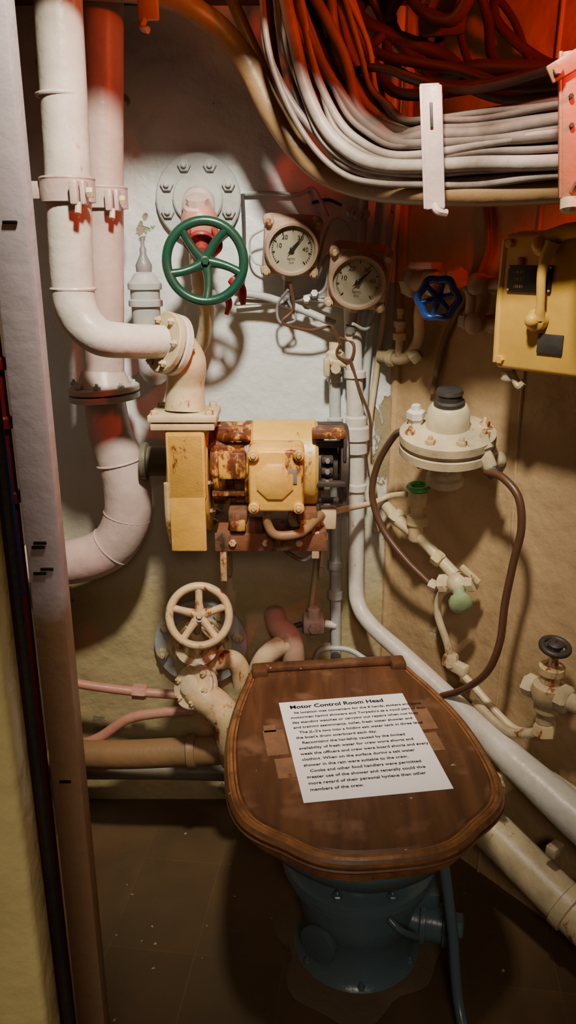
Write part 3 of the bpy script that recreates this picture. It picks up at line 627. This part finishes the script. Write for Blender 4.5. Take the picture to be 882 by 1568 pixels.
b.tube([cs+V((.008,-.004,-.07)),cs+V((.012,-.016,-.06)),cs+V((.018,-.014,-.08))],.004,'redor',8)
b.done()
b=Bd('hanging_bracket');b.box((-.205,1.33,1.60),(.03,.012,.04),'redor',None,.003);b.tube([(-.21,1.33,1.585),(-.215,1.325,1.57),(-.205,1.32,1.565)],.005,'redor',8);b.box((-.205,1.34,1.64),(.012,.01,.056),'redor',None,.002);b.done()
# ---------------------------------------------------------------- toilet
la=math.radians(6.5);lx=V((math.cos(la),math.sin(la),0));ly=V((-math.sin(la),math.cos(la),0))
lc=V((.108,1.112,.462))
half=[(.0,-.262),(.050,-.260),(.090,-.250),(.118,-.233),(.142,-.212),(.166,-.194),(.188,-.172),(.202,-.146),(.211,-.11),(.214,-.06),(.213,0),(.208,.06),(.197,.12),(.182,.18),(.168,.225),(.158,.258),(.140,.270),(.0,.272)]
def dens(h):
    o=smooth([(a,b_,0) for a,b_ in h],4);return [(p.x,p.y) for p in o]
hr=dens(half);poly=hr+[(-a,c) for a,c in hr[::-1] if abs(a)>1e-4]
def scl(p,k):
    return [(a*(1-k/.21),c*(1-k/.27)) for a,c in p]
b=Bd('toilet')
steps=[(.010,.0,'woodedge'),(.002,.003,'woodedge'),(.0,.007,'woodedge'),(.005,.0095,'wood'),(.005,.012,'woodedge'),(.001,.015,'woodedge'),(.002,.019,'woodedge'),(.006,.0215,'wood'),(.007,.0215,'woodedge'),(.010,.0245,'woodedge'),(.014,.0245,'woodedge'),(.016,.023,'wood'),(.019,.023,'woodedge'),(.022,.026,'wood'),(.030,.026,'wood')]
n=len(poly);rings=[]
for k,h,mm in steps:rings.append([lc+lx*p[0]+ly*p[1]+V((0,0,h)) for p in scl(poly,k)])
for i in range(len(rings)-1):
    b.add(rings[i]+rings[i+1],[[j,(j+1)%n,n+(j+1)%n,n+j] for j in range(n)],steps[i+1][2])
b.add(rings[-1],[list(range(n))],'wood');b.add(rings[0],[list(range(n))[::-1]],'wood')
pp=scl(poly,.016);b.prism(pp,lc+V((0,0,-.020)),lx,ly,.018,'wood','woodedge')
b.box(lc+ly*.258+V((0,0,.033)),(.27,.022,.012),'wood',(ly.x,ly.y,0),.004)
for sg in (-1,1):b.box(lc+lx*sg*.135+ly*.25+V((0,0,.03)),(.03,.035,.02),'wood',(ly.x,ly.y,0),.005)
b.box(lc+ly*.285+V((0,0,-.01)),(.30,.05,.03),'wood',(ly.x,ly.y,0),.006)
bo=V((.130,1.180,0))
b.loft([(.130,1.180,.214,.104,.104),(.130,1.177,.235,.104,.106),(.129,1.168,.27,.114,.122),(.125,1.148,.315,.138,.158),(.119,1.125,.36,.164,.198),(.114,1.110,.40,.182,.222),(.112,1.106,.425,.190,.232),(.112,1.106,.435,.191,.233),(.112,1.106,.443,.186,.228)],'teal')
b.lathe([(.105,0),(.136,.0),(.140,.004),(.138,.016),(.131,.02)],bo+V((0,0,.196)),(0,0,1),'teal',48)
b.lathe([(.126,0),(.131,.002),(.131,.014),(.122,.018)],bo+V((0,0,.176)),(0,0,1),'teal',48)
b.bolts(bo+V((0,0,.216)),(0,0,1),.122,8,.009,.008,'teal',.5)
b.lathe([(.118,0),(.118,.010),(.110,.016),(.104,.028),(.100,.045),(.100,.085),(.108,.10),(.110,.13),(.106,.155),(.104,.18)],bo,(0,0,1),'teal',44)
b.bolts(bo+V((0,0,.012)),(0,0,1),.109,6,.008,.008,'teal',.5)
b.lathe([(.034,0),(.034,.155),(.040,.157),(.040,.172),(.030,.174)],bo+V((.0,-.01,.095)),(1,-.25,0),'teal',24)
b.disc(bo+V((.112,-.038,.095)),(1,-.25,0),.042,.012,'teal');b.hexn(bo+V((.172,-.053,.095)),(1,-.25,0),.024,.016,'teal')
b.lathe([(.03,0),(.03,.112),(.036,.114),(.036,.122),(.02,.124)],bo+V((0,0,.09)),(-.65,-.75,0),'teal',20)
b.box(bo+V((.118,-.03,.15)),(.05,.05,.030),'teal',(0,-1,0),.006)
b.tube([bo+V((.13,-.10,.29)),bo+V((.145,-.14,.18)),bo+V((.155,-.19,.06)),bo+V((.17,-.30,.02)),bo+V((.20,-.46,.02))],.009,'teal',12)
b.tube([bo+V((.04,-.125,.185)),bo+V((.06,-.135,.17)),bo+V((.09,-.12,.14))],.006,'teal',10)
b.done()
b=Bd('cement_skirt')
vs=[];fs=[];N=48
for i in range(N):
    a=2*math.pi*i/N;r=.158+.018*math.sin(3*a+1)+.010*math.sin(7*a);vs.append(bo+V((math.cos(a)*r,math.sin(a)*r,.001)))
for i in range(N):
    a=2*math.pi*i/N;vs.append(bo+V((math.cos(a)*.128,math.sin(a)*.128,.010)))
for i in range(N):
    j=(i+1)%N;fs.append([i,j,N+j,N+i])
fs.append([N+i for i in range(N)]);b.add(vs,fs,'cement');b.done()
b=Bd('paint_flakes')
for i in range(70):
    q=V((random.uniform(-.35,.42),random.uniform(.75,1.5),.0012));a=random.uniform(0,3.14);l=random.uniform(.001,.0035)
    if (q-bo).length<.2 and random.random()<.5:continue
    x1=V((math.cos(a),math.sin(a),0))*l;y1=V((-math.sin(a),math.cos(a),.15))*l*random.uniform(.3,.9)
    b.add([q-x1-y1,q+x1-y1*.6,q+x1*.5+y1,q-x1*.8+y1*.7],[[0,1,2,3]],'flake')
b.done()
# paper notice
pa=math.radians(8.3);px=V((math.cos(pa),math.sin(pa),0));py=V((-math.sin(pa),math.cos(pa),0));pc=V((.116,1.117,.4890))
b=Bd('paper_notice')
b.box(pc,(.228,.274,.0006),'paper',(py.x,py.y,0),0)
tz=V((0,0,.0009))
b.text('Motor Control Room Head',.0150,pc+py*.118-px*.012+tz,px,py,'black',bold=.0004)
paras=["   Its location was convenient for the 8 hands, stokers and hand,",
"motormen having showers and Torpedo's as a good part of their",
"day standing watches or carrying out repairs when not busy",
"and training assignments, toilet, fresh water shower and",
"   The JL-2's two into a folding salt water tank in three level",
"the boat's drum overboard each day.",
"   Recognizing the hardship caused by the limited",
"availability of fresh water for crew wore shorts and",
"week the officers and crew were board shorts and every",
"clothing. When on the surface during a salt water",
"shower in the rain were suitable to the crew.",
"   Cooks and other food handlers were permitted",
"greater use of the shower and generally could give",
"more regard of their personal hygiene than other",
"members of the crew."]
for i,t in enumerate(paras):
    b.text(t,.0092,pc+py*(.100-i*.0150)-px*.100+tz,px,py,'black',align='LEFT',bold=.00018)
b.done()
b=Bd('old_tape_residue')
for a,c,w_,h_ in ((-.135,.02,.035,.07),(-.128,-.05,.03,.05),(.128,.055,.03,.07),(.124,-.015,.022,.05),(-.14,.06,.02,.02)):
    b.box(pc+px*a+py*c+V((0,0,-.0006)),(w_,h_,.0006),'tape',(py.x,py.y,0),0)
b.done()
# ---------------------------------------------------------------- lights
def spot(name,loc,tgt,size,power,col,ang,blend):
    l=bpy.data.lights.new(name,'SPOT');l.energy=power;l.shadow_soft_size=size;l.color=col;l.spot_size=math.radians(ang);l.spot_blend=blend
    o=bpy.data.objects.new(name,l);o.location=loc;o.rotation_euler=(V(tgt)-V(loc)).to_track_quat('-Z','Y').to_euler();bpy.context.collection.objects.link(o)
spot('ceiling_lamp',(.0,.55,2.0),(-.02,1.5,.98),.055,160,(1,.90,.73),72,1.0)
spot('toilet_front_fill',(.1,-.6,1.6),(.10,1.05,.25),.15,34,(1,.80,.64),50,1.0)  # added fill from behind the camera, brightens the toilet bowl
spot('frame_fill_pink',(-.22,.12,1.9),(-.30,.8,1.25),.04,34,(1,.60,.68),28,.8)  # added pink fill, narrow cone to brighten the door frame
spot('red_lamp',(.50,.80,1.56),(.22,1.22,1.40),.03,17,(1,.05,.02),120,.8)
def pt(name,loc,power,col,r=.04):
    l=bpy.data.lights.new(name,'POINT');l.energy=power;l.color=col;l.shadow_soft_size=r
    o=bpy.data.objects.new(name,l);o.location=loc;bpy.context.collection.objects.link(o)
pt('red_lamp_left',(-.12,1.28,1.63),.20,(1,.38,.14),.02)
pt('red_lamp_rear',(.13,1.22,1.59),.09,(1,.20,.06),.02)
w=bpy.data.worlds.new('World');bpy.context.scene.world=w;w.use_nodes=True
w.node_tree.nodes['Background'].inputs[0].default_value=(1,.75,.60,1);w.node_tree.nodes['Background'].inputs[1].default_value=.04
# ---------------------------------------------------------------- camera
cd=bpy.data.cameras.new('camera');cd.sensor_fit='VERTICAL';cd.sensor_height=36;cd.sensor_width=36;cd.lens=27.72;cd.clip_start=.01
co=bpy.data.objects.new('camera',cd);co.location=(0,0,1.25);co.rotation_euler=(math.radians(72),0,0)
bpy.context.collection.objects.link(co);bpy.context.scene.camera=co
